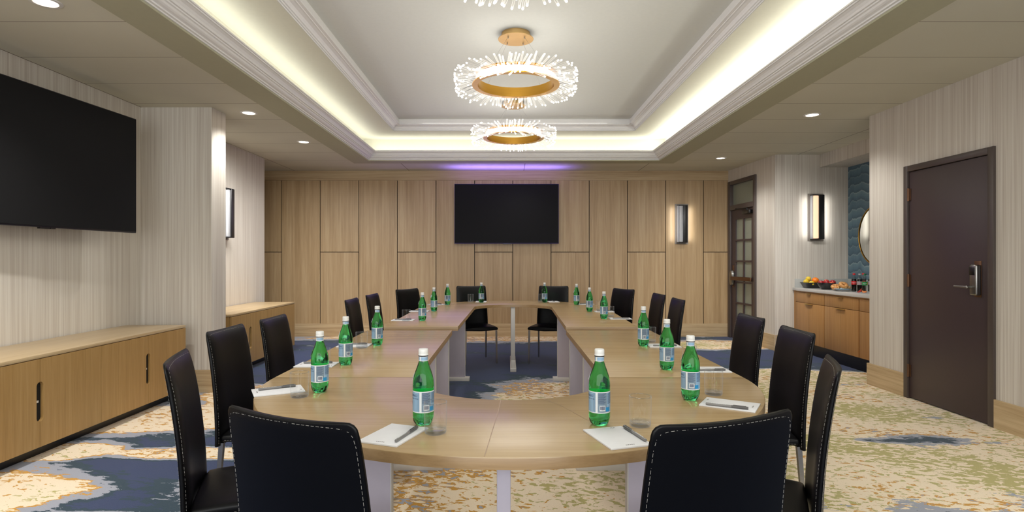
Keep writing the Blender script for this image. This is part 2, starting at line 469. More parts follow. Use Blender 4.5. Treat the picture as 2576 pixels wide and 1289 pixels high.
# far wall of oak panels
bm = bmesh.new()
box(bm, -6.5, 3.9, YF+.012, YF+.08, 0, CZ, mi=1)
seams_px = [709, 806, 903, 1000, 1097, 1194, 1290, 1386, 1482, 1578, 1674, 1769]
def fx(px, Y): return (px-CX)/F*Y
def zz(py, Y): return H-(py-CY)/F*Y
xs = [fx(p, YF) for p in seams_px]; st = xs[1]-xs[0]
xs = [xs[0]-4*st, xs[0]-3*st, xs[0]-2*st, xs[0]-st]+xs+[3.69]
zt, zm, zb = zz(454.5, YF), zz(634.5, YF), zz(814, YF)
g = .006
for i, (a, b) in enumerate(zip(xs, xs[1:])):
    k = i-4                                     # seam index
    split = (k % 2 == 1) if k != -1 else True
    if k == -1: split = True
    rows = [(zb, zm), (zm, zt)] if split else [(zb, zt)]
    for (z0, z1) in rows: box(bm, a+g, b-g, YF-.012, YF+.012, z0+(g if z0 == zm else 0), z1-(g if z1 == zm else 0), mi=0)
box(bm, -6.5, 3.69, YF-.015, YF+.012, zt+.002, CZ, mi=2)
struct('wall_back', bm, [M['panel'], M['gap'], M['oakbase']], 'far wall clad in pale oak panels with dark joints', smooth=0)
struct('baseboard_back', B((-6.5, 3.69, YF-.03, YF-.012, 0, zb)), M['oakbase'], 'wide pale oak baseboard under the panelled far wall', smooth=0)

# left side
struct('wall_left', B((XL-.15, XL, YB, 5.62, 0, CZ)), M['paper'], 'left wall in striated beige wallpaper behind the large screen', smooth=0)
struct('wall_pier', B((XL-.15, -2.89, 5.62, 5.90, 0, CZ)), M['paper'], 'projecting wallpapered pier on the left beside the long credenza', smooth=0)
struct('wall_left_far', B((XL-.17, XL-.02, 5.90, 8.52, 0, CZ)), M['paper'], 'left wall section beyond the pier with the slim sconce', smooth=0)
struct('wall_corridor', B((-6.5, -6.4, 8.0, YF, 0, CZ), (-6.5, XL-.17, 8.0, 8.1, 0, CZ)), M['paper'], 'side passage wall beyond the left wall end', smooth=0)
struct('baseboard_pier', B((XL, -2.875, 5.605, 5.62, 0, .22), (-2.89, -2.875, 5.62, 5.90, 0, .22)), M['oakbase'], 'pale oak baseboard wrapping the left pier', smooth=0)
struct('baseboard_left', B((XL, XL+.015, YB, 5.605, 0, .22)), M['oakbasey'], 'pale oak baseboard along the left wall', smooth=0)
struct('baseboard_left_far', B((XL-.02, XL-.005, 5.90, 8.52, 0, .22)), M['oakbasey'], 'pale oak baseboard behind the far credenza', smooth=0)
# right side
DY0, DY1 = 4.43, 5.44   # dark door opening on the right wall incl frame
struct('wall_right', B((XR, XR+.2, YB, DY0+.03, 0, CZ), (XR, XR+.2, DY1-.03, 5.98, 0, CZ), (XR, XR+.2, DY0+.03, DY1-.03, 2.15, CZ)), M['paper'], 'right wall in striated wallpaper around the brown door', smooth=0)
struct('baseboard_right', B((XR-.018, XR, YB, DY0, 0, .22), (XR-.018, XR, DY1, 5.98, 0, .22), (XR-.018, XR+.2, 5.98, 5.998, 0, .22)), M['oakbasey'], 'pale oak baseboard on both sides of the brown door', smooth=0)
# alcove
struct('wall_alcove', B((3.79, 5.1, 8.17, 8.30, 0, CZ), (4.83, 5.0, 5.6, 8.17, 0, CZ), (3.95, 5.0, 5.60, 5.75, 0, CZ)), M['paper'], 'alcove walls in striated wallpaper behind the serving cabinet', smooth=0)
struct('wall_header', B((4.42, 4.83, 5.75, 8.17, 2.60, CZ)), M['paper'], 'lowered wallpapered header above the serving alcove', smooth=0)
struct('wall_mural', B((4.815, 4.83, 5.75, 8.16, 1.02, 2.60)), M['art'], 'blue layered wave mural on the alcove back wall', smooth=0)
# short wall with the glass door, running from (3.69,9.67) to (3.78,8.17)
wa = math.atan2(3.69-3.785, 9.67-8.17)
def on_side(name, parts, m, label, **k):
    o = mesh(name, B(*parts), m, loc=(3.785, 8.17, 0), rotz=-wa, smooth=0); return o
GD0, GD1 = .53, 1.43
o = on_side('wall_right_far', [(0, .15, 0, GD0, 0, CZ), (0, .15, GD1, 1.6, 0, CZ), (0, .15, GD0, GD1, 2.56, CZ)], M['paper'], ''); tag(o, 'short wallpapered wall holding the glazed door', 'wall', kind='structure')
o = on_side('baseboard_right_far', [(-.015, 0, .0, GD0, 0, .22)], M['oakbasey'], ''); tag(o, 'pale oak baseboard beside the glazed door', 'baseboard', kind='structure')
struct('baseboard_alcove', B((3.79, 4.05, 8.155, 8.17, 0, .22)), M['oakbase'], 'pale oak baseboard left of the serving cabinet', smooth=0)
struct('wall_rear', B((-4, 4.2, YB-.1, YB, 0, CZ)), M['paper'], 'wall behind the viewpoint', smooth=0)

# brown door on the right wall
d = thing('door_1', 'dark brown flush door in the right wall with an electronic lock', 'door', (XR, 0, 0), kind='structure')
mesh('frame', B((-.02, .10, DY0, DY0+.055, 0, 2.17), (-.02, .10, DY1-.055, DY1, 0, 2.17), (-.02, .10, DY0+.055, DY1-.055, 2.115, 2.17), bev=.003), M['doorf'], d)
mesh('door_leaf', B((-.005, .04, DY0+.062, DY1-.058, .012, 2.11), bev=.002), M['door'], d)
for z in (1.90, 1.10, .26):
    bm = bmesh.new(); tube(bm, (-.012, DY1-.056, z-.06), (-.012, DY1-.056, z+.06), .010, n=10); box(bm, -.010, -.004, DY1-.085, DY1-.056, z-.055, z+.055)
    mesh('hinge', bm, M['bronze'], d)
lk = mesh('lock_plate', B((-.010, -.005, 4.555, 4.625, .995, 1.285), bev=.002), M['bronze'], d)
bm = bmesh.new(); box(bm, -.055, -.010, 4.552, 4.622, 1.01, 1.255, bev=.012, seg=3); mesh('lock_body', bm, M['nickel'], d)
mesh('card_reader', B((-.060, -.045, 4.565, 4.617, 1.17, 1.235), bev=.003), M['kick'], d)
bm = bmesh.new(); tube(bm, (-.05, 4.60, 1.075), (-.095, 4.60, 1.075), .011); tube(bm, (-.09, 4.595, 1.075), (-.09, 4.73, 1.078), .010, .008); ball(bm, (-.09, 4.598, 1.075), .0125)
mesh('lever_handle', bm, M['nickel'], d)

# glazed door on the short wall
gd = thing('door_2', 'narrow brown glazed door with push bar beside the oak wall', 'door', (3.785, 8.17, 0), -wa, kind='structure')
mesh('frame', B((-.03, .12, GD0, GD0+.06, 0, 2.58), (-.03, .12, GD1-.06, GD1+.02, 0, 2.58), (-.03, .12, GD0+.06, GD1-.06, 2.52, 2.58), (-.03, .12, GD0+.06, GD1-.06, 2.10, 2.18), bev=.003), M['doorf'], gd)
mesh('transom_pane', B((.03, .04, GD0+.05, GD1-.05, 2.17, 2.53)), M['frost'], gd)
lf = mesh('door_leaf', B((-.005, .04, GD0+.065, GD0+.15, .01, 2.095), (-.005, .04, GD1-.215, GD1-.065, .01, 2.095), (-.005, .04, GD0+.15, GD1-.215, 1.94, 2.095), (-.005, .04, GD0+.15, GD1-.215, .01, .25)), M['door'], gd)
mid = (GD0+.15+GD1-.215)/2
mun = [(-.003, .03, mid-.018, mid+.018, .25, 1.94)]+[(-.003, .03, GD0+.15, GD1-.215, z-.014, z+.014) for z in (.588, .926, 1.264, 1.602)]
mesh('muntin', B(*mun), M['door'], gd)
mesh('glass_pane', B((.015, .02, GD0+.15, GD1-.215, .25, 1.94)), M['frost'], gd)
bm = bmesh.new(); box(bm, -.065, -.035, GD0+.07, GD1-.12, .955, 1.015, bev=.006); mesh('push_bar', bm, M['bronze'], gd)
bm = bmesh.new(); box(bm, -.012, -.004, GD1-.17, GD1-.11, .84, 1.20, bev=.003)
mesh('exit_plate', bm, M['bronze'], gd)
bm = L([(0, 0), (.10, 0), (.11, .02), (.10, .05), (.0, .07)], n=24)
mesh('exit_cover', bm, M['nickel'], gd, (-.004, GD1-.14, .99), rot=(0, -PI/2, 0)).scale = (1.2, .5, 1)
bm = bmesh.new(); box(bm, -.07, -.005, GD0+.10, GD0+.33, 2.00, 2.06, bev=.008); tube(bm, (-.05, GD0+.2, 2.06), (-.05, GD0+.2, 2.085), .012)
tube(bm, (-.05, GD0+.2, 2.08), (-.12, GD0+.45, 2.085), .009); tube(bm, (-.12, GD0+.45, 2.085), (-.03, GD0+.62, 2.11), .009)
mesh('door_closer', bm, M['kick'], gd)

# ------------------------------------------------------------------ screens
def tv(w, h, loc, rotz, label, bz='bezel'):
    t = thing('wall_screen', label, 'television', loc, rotz)
    bm = bmesh.new(); box(bm, -w/2, w/2, .004, .045, -h/2, h/2, bev=.004); mesh('housing', bm, M[bz], t)
    mesh('display', B((-w/2+.008, w/2-.008, -.001, .006, -h/2+.012, h/2-.008)), M['screen'], t, smooth=0)
    mesh('sensor_bar', B((-.06, .02, .006, .03, -h/2-.010, -h/2+.004), (.03, .07, .006, .03, -h/2-.008, -h/2+.004)), M['kick'], t)
    mesh('mounting_bracket', B((-.22, .22, .045, .085, -.2, .2)), M['blackm'], t)
    return t
yaw = math.radians(4.26)
tl = tv(1.80, 1.01, (-3.285-.9*math.sin(yaw), 5.10-.9*math.cos(yaw), 2.034), PI/2-yaw+0.0, 'very large black screen hung on the left wall above the credenza')
tr = tv(1.735, .995, ((1274.5-CX)/F*9.58, 9.58, zz(538, 9.58)), 0, 'black wall screen centred on the oak panelled far wall', 'indigo')

# ------------------------------------------------------------------ sconces, downlights
def sconce(loc, rotz, label, glow=True):
    t = thing('wall_sconce', label, 'wall lamp', loc, rotz, 'slim black wall sconces')
    # local: wall behind at +y, front at -y
    mesh('backplate', B((-.112, .112, -.008, 0, -.335, .335), (-.08, .08, -.014, -.006, -.32, .32)), M['plateg'], t)
    mesh('diffuser', B((-.060, .002, -.085, -.012, -.300, .300), bev=.006), M['diff'] if glow else M['sside'], t)
    mesh('pale_reflector', B((-.082, -.060, -.060, -.012, -.305, .305), bev=.003), M['sside'], t)
    mesh('black_cover', B((.0, .075, -.10, -.012, -.31, .31), (-.085, .075, -.095, -.012, .305, .312), (-.085, .075, -.095, -.012, -.312, -.305), bev=.002), M['black'], t)
    return t
s1 = sconce((fx(1714.5, 9.65), YF-.013, 1.885), 0, 'slim vertical black sconce on the oak far wall near the glazed door', False)
s2 = sconce((fx(2052, 8.16), 8.168, 1.89), 0, 'slim vertical sconce glowing peach on the alcove wall above the fruit')
s3 = sconce((XL-.019, 7.30, 1.88), PI/2, 'slim black sconce seen edge on beyond the left pier', False)

dl0 = None
for (px, py, lb) in ((115, 5, 'large round recessed downlight in the ceiling corner nearest on the left'), (626, 284, 'round recessed downlight in the left ceiling beside the pier top'),
                     (764, 357, 'small round recessed downlight in the left ceiling farthest back'), (2043, 289, 'round recessed downlight in the right ceiling in front of the serving alcove'),
                     (1813, 398, 'small round recessed downlight in the right ceiling before the glazed door')):
    Y = 1.48*F/(CY-py); loc = (fx(px, Y), Y, CZ)
    if dl0 is None:
        dl0 = thing('downlight', lb, 'ceiling light', loc, 0, 'recessed ceiling downlights')
        mesh('trim_ring', L([(.058, -.001), (.062, -.006), (.080, -.005), (.083, 0), (.083, .003)], n=32), M['white'], dl0)
        mesh('lens', L([(0, -.002), (.058, -.002), (.060, -.001)], n=32), M['down'], dl0)
    else: dup(dl0, loc, 0, lb)

# ------------------------------------------------------------------ chandeliers
def rod_mesh():
    bm = bmesh.new()
    lathe(bm, [(.0072, 0), (.0072, .176)], n=8, mi=0)
    lathe(bm, [(.0072, .176), (.0077, .180), (.0074, .186), (.0045, .190), (0, .191)], n=8, mi=1)
    me = bpy.data.meshes.new('glass_rod'); bm.to_mesh(me); bm.free()
    me.materials.append(M['rod']); me.materials.append(M['tip'])
    for p in me.polygons: p.use_smooth = True
    return me
ROD = rod_mesh()
RR = .375
def chandelier(Y, X, label, seed):
    rnd = random.Random(seed)
    t = thing('ring_chandelier', label, 'chandelier', (X, Y, 2.81), 0, 'gold ring chandeliers with radiating clear rods')
    # gold ring : flange + inner wall
    bm = L([(.330, .004), (.330, .085), (.338, .085), (.338, .082)], n=72)
    lathe(bm, [(.330, .004), (.332, 0), (.380, 0), (.382, .003), (.382, .010), (.345, .012)], n=72)
    mesh('ring', bm, M['gold'], t)
    mesh('light_band', L([(.346, .012), (.350, .014), (.350, .072), (.346, .074)], n=72), M['led'], t)
    mesh('ring_cover', L([(.338, .085), (.338, .088), (.372, .088), (.372, .080), (.352, .076)], n=72), M['gold'], t)
    top = 3.27-2.81
    mesh('canopy', L([(0, top-.055), (.153, top-.055), (.155, top-.052), (.153, top-.049), (.124, top-.049), (.124, top), (0, top)], n=48), M['goldflat'], t)
    for k in range(4):
        a = PI/4+k*PI/2+.05
        p0 = Vector((.30*math.cos(a)*1.12, .30*math.sin(a)*1.12, .086)); p1 = Vector((.10*math.cos(a), .10*math.sin(a), top-.06))
        bm = bmesh.new(); tube(bm, p0, p1, .0012, n=6); tube(bm, p1-Vector((0, 0, .012)), p1+Vector((0, 0, .005)), .006, n=8)
        mesh('suspension_cable', bm, M['steel'], t)
    rods = []
    rows = [(.070, 8, 96, .0), (.045, -7, 96, .5), (.022, -20, 96, .25)]
    for (z, el, n, ph) in rows:
        for i in range(n):
            a = 2*PI*(i+ph+rnd.uniform(-.3, .3))/n
            tw = math.radians(14*math.sin(a*5+seed+el)+rnd.uniform(-7, 7)); e = math.radians(el+rnd.uniform(-8, 8))
            d = Vector((math.cos(a+tw)*math.cos(e), math.sin(a+tw)*math.cos(e), math.sin(e)))
            p = Vector((math.cos(a)*.352, math.sin(a)*.352, z))
            mt = Matrix.Translation(p) @ d.to_track_quat('Z', 'Y').to_matrix().to_4x4()
            rods.append((p.y, mt))
    rods.sort(key=lambda q: q[0])
    # the near rods and the far rods are the individually visible ones
    idx = list(range(0, len(rods), 1)); pick = set(idx[::3][:60]+idx[-40:]) if Y > 4 else set(idx[-96:])
    pick = set(list(pick)[:96])
    bmx = bmesh.new()
    for i, (_, mt) in enumerate(rods):
        if i in pick:
            o = bpy.data.objects.new('glass_rod', ROD); COL.objects.link(o); o.parent = t; o.matrix_local = mt
        else:
            tmp = bmesh.new(); tmp.from_mesh(ROD); bmesh.ops.transform(tmp, matrix=mt, verts=tmp.verts[:])
            mp = {v: bmx.verts.new(v.co) for v in tmp.verts}
            for f in tmp.faces:
                nf = bmx.faces.new([mp[v] for v in f.verts]); nf.material_index = f.material_index
            tmp.free()
    o = mesh('glass_rods', bmx, [M['rod'], M['tip']], t); o['kind'] = 'stuff'
    return t
CH = [(2.83, .066, 'nearest ring chandelier, only its lower fringe of rods showing at the top', 1), (5.03, .068, 'middle gold ring chandelier with its round gold canopy in view', 2), (7.23, .069, 'farthest and smallest looking gold ring chandelier over the far table end', 3)]
for c in CH: chandelier(*c)

# ------------------------------------------------------------------ tables
TT, TH = .75, .035
def arc(cx, cy, r0x, r0y, r1x, r1y, a0, a1, n):
    out = []
    for i in range(n+1):
        a = a0+(a1-a0)*i/n
        out.append(((cx+r0x*math.cos(a), cy+r0y*math.sin(a)), (cx+r1x*math.cos(a), cy+r1y*math.sin(a))))
    return out
def leg_panel(t, x0, x1, y, foot=True, par='leg_panel'):
    lp = mesh(par, B((x0, x1, y-.02, y+.02, .04, TT-TH-.001), bev=.002), M['grey'], t)
    mesh('foot', B((x0-.05 if x0 > 0 else x0-.02, x1+.05 if x0 < 0 else x1+.02, y-.035, y+.035, 0, .04), bev=.003), M['greyedge'], lp)
    mesh('edge_strip', B((x1, x1+.004, y-.02, y+.02, .04, TT-TH-.002)) if x0 < 0 else B((x0-.004, x0, y-.02, y+.02, .04, TT-TH-.002)), M['greyedge'], lp)
# near curved end
t = thing('curved_table_section', 'near semicircular end of the pale wood conference table', 'table', (0, 0, 0))
bm = bmesh.new(); prism(bm, arc(.005, 2.685, .436, .436, 1.09, 1.09, PI, 2*PI, 56), TT-TH, TT)
mesh('tabletop', bm, [M['table'], M['tedge']], t)
bm = bmesh.new()
def seam(bm, a, b, w=.0012):
    a, b = Vector(a), Vector(b); d = (b-a).normalized(); n = Vector((-d.y, d.x, 0))*w
    bm.faces.new([bm.verts.new(p) for p in (a-n, b-n, b+n, a+n)])
pts = [(-.066, 1.602), (-.056, 1.75), (-.047, 1.9), (-.036, 2.05), (-.028, 2.245)]
for p, q in zip(pts, pts[1:]): seam(bm, (*p, TT+.0006), (*q, TT+.0006))
pts = [(.135, 2.265), (.2, 2.16), (.25, 2.02), (.272, 1.96)]
for p, q in zip(pts, pts[1:]): seam(bm, (*p, TT+.0006), (*q, TT+.0006), .0006)
mesh('veneer_seam', bm, M['tedge'], t, smooth=0)
leg_panel(t, -.86, -.425, 2.10); leg_panel(t, .435, .87, 2.10)
lp = mesh('centre_leg', B((-.034, .008, 1.74, 2.16, .04, TT-TH-.001), bev=.002), M['grey'], t); mesh('foot', B((-.045, .019, 1.66, 2.2, 0, .04), bev=.003), M['greyedge'], lp)
# near straight sections
for s, lb in ((-1, 'straight left table section between the curved end and the raised joint'), (1, 'straight right table section between the curved end and the raised joint')):
    t = thing('straight_table_section', lb, 'table', (0, 0, 0), 0, 'straight wooden table sections')
    x0, x1 = (-1.085, -.430) if s < 0 else (.448, 1.095)
    bm = bmesh.new(); prism(bm, [((x0, 2.687), (x1, 2.687)), ((x0, 4.44), (x1, 4.44))], TT-TH, TT)
    mesh('tabletop', bm, [M['table'], M['tedge']], t)
    a, b = (x0+.12, -.45) if s < 0 else (.468, x1-.12)
    leg_panel(t, a, b, 3.57); leg_panel(t, a, b, 4.36)
# far U
t = thing('horseshoe_table_section', 'far horseshoe shaped half of the pale wood conference table', 'table', (0, 0, 0))
out = [((-.408, 4.69), (-1.008, 4.69))]+[((.058-.443*math.cos(a), 6.61+.36*math.sin(a)), (.05-1.085*math.cos(a)*(.975), 6.61+.99*math.sin(a))) for a in [PI*i/48 for i in range(49)]]+[((.470, 4.69), (1.052, 4.69))]
bm = bmesh.new(); prism(bm, out, TT-TH, TT)
mesh('tabletop', bm, [M['table'], M['tedge']], t)
leg_panel(t, -.92, -.46, 6.16); leg_panel(t, .53, .98, 6.16)
lp = mesh('centre_leg', B((.034, .086, 6.99, 7.40, .04, TT-TH-.001), bev=.002), M['greyedge'], t); mesh('foot', B((.025, .095, 6.62, 7.5, 0, .04), bev=.003), M['greyedge'], lp)
mesh('post', B((.034, .086, 6.66, 6.72, .04, .12), bev=.002), M['greyedge'], t)

# ------------------------------------------------------------------ chairs
HB = .940
def back_pt(u, z, side):
    """u in -1..1 across, z height; side 0 front / 1 rear"""
    w = .216-.017*(z-.40)/.54
    y = -.215-.055*max(0, (z-.40)/.54)**1.4 - .022*(1-u*u) + .006*math.sin((z-.4)/.54*PI)
    th = .036*(1-.66*abs(u)**6)*(1-.66*max(0, (z-.40)/.55)**14)
    return Vector((u*w, y-.030+(0 if side else th), z))
def chair_back():
    bm = bmesh.new(); nu, nz = 22, 20
    G = []
    for side in (0, 1):
        g = []
        for j in range(nz+1):
            row = []
            for i in range(nu+1):
                u = -math.cos(PI*i/nu)
                # rounded top corners
                uu = abs(u)
                if uu > .88:
                    k = (uu-.88)/.12; top = HB-.026*(1-math.sqrt(max(0, 1-k*k)))
                else: top = HB
                top += .008*(u*u)
                z = .395+(top-.395)*j/nz
                row.append(bm.verts.new(back_pt(u, z, side)))
            g.append(row)
        G.append(g)
    for side in (0, 1):
        g = G[side]
        for j in range(nz):
            for i in range(nu):
                q = (g[j][i], g[j][i+1], g[j+1][i+1], g[j+1][i])
                bm.faces.new(q if side else q[::-1])
    a, b = G
    for i in range(nu):
        bm.faces.new((a[nz][i], a[nz][i+1], b[nz][i+1], b[nz][i])); bm.faces.new((a[0][i+1], a[0][i], b[0][i], b[0][i+1]))
    for j in range(nz):
        bm.faces.new((a[j][0], a[j+1][0], b[j+1][0], b[j][0])); bm.faces.new((a[j+1][nu], a[j][nu], b[j][nu], b[j+1][nu]))
    bmesh.ops.recalc_face_normals(bm, faces=bm.faces[:])
    es = [e for e in bm.edges if len(e.link_faces) == 2 and e.calc_face_angle(0) > .9]
    bmesh.ops.bevel(bm, geom=es, offset=.0055, segments=3, profile=.5, affect='EDGES')
    return bm
def dash_line(bm, pts, L_=.0085, gap=.0045, w=.0005):
    # resample polyline into dashes
    carry = 0.0
    for p, q in zip(pts, pts[1:]):
        p, q = Vector(p), Vector(q); ln = (q-p).length; d = (q-p)/ln
        s = carry
        while s < ln:
            a = p+d*s; b = p+d*min(s+L_, ln)
            tube(bm, a, b, w, n=4)
            s += L_+gap
        carry = s-ln
def stitching(side_):
    bm = bmesh.new()
    for side, off in (((0, .0009),) if side_ == 0 else ((1, -.0009),) if side_ == 1 else ()):
        def P(u, z): return back_pt(u, z, side)+Vector((0, off, 0))
        ins = .966
        pts = [P(-ins, .41+i*.04) for i in range(13)]+[P(-ins+.02, HB-.026), P(-ins+.06, HB-.0145), P(-ins+.14, HB-.0095)]
        pts += [P(-.72+i*.12, HB-.008) for i in range(13)]+[P(ins-.14, HB-.0095), P(ins-.06, HB-.0145), P(ins-.02, HB-.026)]+[P(ins, .41+i*.04) for i in range(12, -1, -1)]
        dash_line(bm, pts)
    if side_ < 2: return bm
    # front edge of seat
    dash_line(bm, [(-.2135, -.20, .428), (-.2135, .222, .428), (-.203, .2345, .428), (.203, .2345, .428), (.2135, .222, .428), (.2135, -.20, .428)])
    return bm
def seat_bm():
    bm = bmesh.new(); n = 12
    g = []
    for j in range(n+1):
        row = []
        for i in range(n+1):
            u = -1+2*i/n; v = -1+2*j/n
            x = u*.212*(1-.03*(1-v)*.5); y = .005+v*.228
            z = .463-.010*(u**4)-.008*(v**4)+.004*(1-u*u)
            row.append(bm.verts.new((x, y, z)))
        g.append(row)
    for j in range(n):
        for i in range(n): bm.faces.new((g[j][i], g[j][i+1], g[j+1][i+1], g[j+1][i]))
    r = bmesh.ops.extrude_face_region(bm, geom=bm.faces[:])
    vs = [e for e in r['geom'] if isinstance(e, bmesh.types.BMVert)]
    for v in vs: v.co.z = .405+.01*abs(v.co.x)/.2
    bmesh.ops.recalc_face_normals(bm, faces=bm.faces[:])
    es = [e for e in bm.edges if len(e.link_faces) == 2 and e.calc_face_angle(0) > .9]
    bmesh.ops.bevel(bm, geom=es, offset=.012, segments=3, profile=.5, affect='EDGES')
    return bm
ORD = ['first', 'second', 'third', 'fourth', 'fifth', 'sixth', 'seventh']
def make_chair(label, loc, rz):
    t = thing('dining_chair', label, 'chair', loc, rz, 'black leather chairs around the conference table')
    bk = mesh('backrest', chair_back(), M['leather'], t, smooth=50)
    st_ = mesh('seat', seat_bm(), M['leather'], t, smooth=50)
    mesh('stitching', stitching(0), M['stitch'], bk, smooth=0); mesh('stitching', stitching(1), M['stitch'], bk, smooth=0); mesh('stitching', stitching(2), M['stitch'], st_, smooth=0)
    for sx in (-1, 1):
        bm = bmesh.new(); tube(bm, (sx*.195, .205, .41), (sx*.200, .215, 0), .0155, .0115, square=True); mesh('leg', bm, M['steel'], t, smooth=0)
        bm = bmesh.new(); tube(bm, (sx*.185, -.225, .41), (sx*.192, -.255, 0), .0155, .0115, square=True); mesh('leg', bm, M['steel'], t, smooth=0)
    return t
def chair_at(p, q, h=HB):
    """p,q: pixel of the two top corners -> centre of top and facing"""
    P_ = []
    for (px, py) in (p, q):
        Y = F*(H-h)/(py-CY); P_.append(Vector((fx(px, Y), Y)))
    return P_
CHAIRS = [  # top centre (x,y), facing dir
    ((-.500, 1.335), (.42, .90), 'seen from behind at the left of the near table end'),
    ((-1.205, 2.12), (.92, .32), 'second from the camera on the left, by the curved table corner'),
    ((-1.447, 2.98), (1, .0), 'third from the camera on the left side of the table'),
    ((-1.433, 3.55), (1, .0), 'fourth from the camera on the left side of the table'),
    ((-1.385, 5.14), (1, -.02), 'fifth from the camera on the left, beside the far table half'),
    ((-1.365, 5.83), (1, -.08), 'sixth from the camera on the left, beside the far table half'),
    ((-1.19, 6.84), (.80, -.50), 'turned at the far left table corner'),
    ((-.485, 7.60), (.31, -.95), 'left one of the pair at the far table end'),
    ((.488, 1.31), (-.36, .92), 'seen from behind at the right of the near table end'),
    ((1.105, 1.99), (-.90, .40), 'second from the camera on the right, by the curved table corner'),
    ((1.452, 2.92), (-1, .06), 'third from the camera on the right side of the table'),
    ((1.515, 3.62), (-1, 0), 'fourth from the camera on the right side of the table'),
    ((1.51, 5.15), (-1, 0), 'fifth from the camera on the right, beside the far table half'),
    ((1.535, 5.90), (-1, -.06), 'sixth from the camera on the right, beside the far table half'),
    ((1.37, 6.87), (-.86, -.46), 'turned at the far right table corner'),
    ((.60, 7.60), (-.30, -.95), 'right one of the pair at the far table end'),
]
ch0 = None
for (c, dr, lb) in CHAIRS:
    d = Vector(dr).normalized(); o = Vector(c)+d*.285
    rz = math.atan2(d.y, d.x)-PI/2
    lab = 'black leather chair ' + lb
    if ch0 is None: ch0 = make_chair(lab, (o.x, o.y, 0), rz)
    else: dup(ch0, (o.x, o.y, 0), rz, lab)

# ------------------------------------------------------------------ water bottles
def at(px, py, z=TT):
    Y = F*(H-z)/(py-CY); return (fx(px, Y), Y, z)
def pet(t, z):
    k = max(0, min(1, (.026-z)/.022)); return 1-.16*k*(.5+.5*math.cos(5*t))
def make_bottle(label, loc, rz):
    t = thing('water_bottle', label, 'bottle', loc, rz, 'green water bottles on the conference table')
    prof = [(0, .006), (.012, .004), (.022, 0), (.029, .004), (.0335, .013), (.035, .026), (.0352, .043), (.0346, .046), (.0346, .114), (.0353, .118), (.0353, .132), (.0342, .145), (.031, .162), (.026, .178), (.0208, .192), (.0162, .206), (.0145, .212), (.0140, .230), (0, .231)]
    mesh('bottle_body', L(prof, n=40, fn=pet), M['green'], t, smooth=60)
    mesh('neck_ring', L([(.0150, .2262), (.0168, .2268), (.0168, .2282), (.0145, .2290)], n=28), M['kick'], t)
    mesh('cap', L([(.0135, .2295), (.0165, .2295), (.0165, .2345), (.0158, .2355), (.0162, .2365), (.0162, .2475), (.0150, .2505), (0, .251)], n=28), M['cap'], t)
    R_ = .0352; bm = bmesh.new()
    mats = [M['lwhite'], M['lblue'], M['lgrey'], M['lcyan'], M['ink']]
    patch(bm, 0, 2*PI, .0445, .1145, R_, 0, 48)
    A = -PI/2                               # facing -y
    patch(bm, A-2.6, A-.38, .0475, .1115, R_+.0003, 1)          # front artwork panel
    patch(bm, A-.62, A-.40, .050, .109, R_+.0004, 2)
    patch(bm, A-.16, A+.74, .0475, .1115, R_+.0003, 2)          # text panel
    patch(bm, A+.76, A+2.7, .0475, .1115, R_+.0003, 1)
    patch(bm, A+.62, A+1.1, .050, .064, R_+.0004, 3)
    for k in range(12):
        z = .1085-k*.0030
        patch(bm, A-.10, A+.66-.1*((k*7) % 3), z, z+.0011, R_+.0006, 4)
        patch(bm, A+.82, A+1.6-.1*((k*5) % 3), z, z+.0012, R_+.0006, 4)
    patch(bm, A+.02, A+.56, .0525, .070, R_+.0007, 0)
    for k in range(15):
        a = A+.07+k*.030; patch(bm, a, a+(.016 if k % 3 else .024), .0555, .068, R_+.0010, 4, 1)
    patch(bm, A-.42, A-.40, .0475, .1115, R_+.0006, 4)
    join(bm, bent_text('S.PELLEGRINO', .0115, A-1.60, .100, R_+.0008), 4)
    join(bm, bent_text('SPARKLING NATURAL MINERAL WATER', .0045, A-1.60, .090, R_+.0008), 4)
    star = bmesh.new()
    for k in range(5):
        a = A-1.6; 
    mesh('label', bm, mats, t, smooth=0)
    # star emblem on the front label, neck band and oval shoulder sticker
    bm = bmesh.new(); patch(bm, 0, 2*PI, .211, .2265, .0150, 0, 28)
    for a in (0, 2.1, 4.2): patch(bm, a, a+1.7, .2135, .2245, .0153, 1)
    mesh('neck_label', bm, [M['lwhite'], M['lblue']], t, smooth=0)
    star.free()
    bm = bmesh.new()
    vs = []
    for k in range(10):
        r = .009 if k % 2 == 0 else .004; a = k*PI/5+PI/2
        th = A-1.6+r*math.cos(a)/R_; vs.append(bm.verts.new(((R_+.0009)*math.cos(th), (R_+.0009)*math.sin(th), .073+r*math.sin(a))))
    c_ = bm.verts.new(((R_+.0009)*math.cos(A-1.6), (R_+.0009)*math.sin(A-1.6), .073))
    for k in range(10): bm.faces.new((c_, vs[k], vs[(k+1) % 10]))
    mesh('star_emblem', bm, M['red'], t, smooth=0)
    bm = bmesh.new()
    n = 18
    cc = Vector((math.cos(A-1.6), math.sin(A-1.6), 0))
    sd = Vector((-math.sin(A-1.6), math.cos(A-1.6), 0))
    def sp(a, s): 
        z = .160+.015*s*math.sin(a); x = .011*s*math.cos(a); rr = .0316-(z-.162)*.31+.0012
        return cc*math.sqrt(max(0, rr*rr-x*x))+sd*x+Vector((0, 0, z))
    for s0, s1, mi in ((0.0, .62, 1), (.62, 1, 0)):
        for k in range(n):
            a, b = 2*PI*k/n, 2*PI*(k+1)/n
            ps = [sp(a, s0), sp(b, s0), sp(b, s1), sp(a, s1)] if s0 else [sp(0, 0), sp(b, s1), sp(a, s1)]
            f = bm.faces.new([bm.verts.new(p) for p in ps]); f.material_index = mi
    mesh('shoulder_sticker', bm, [M['lwhite'], M['lblue']], t, smooth=0)
    return t
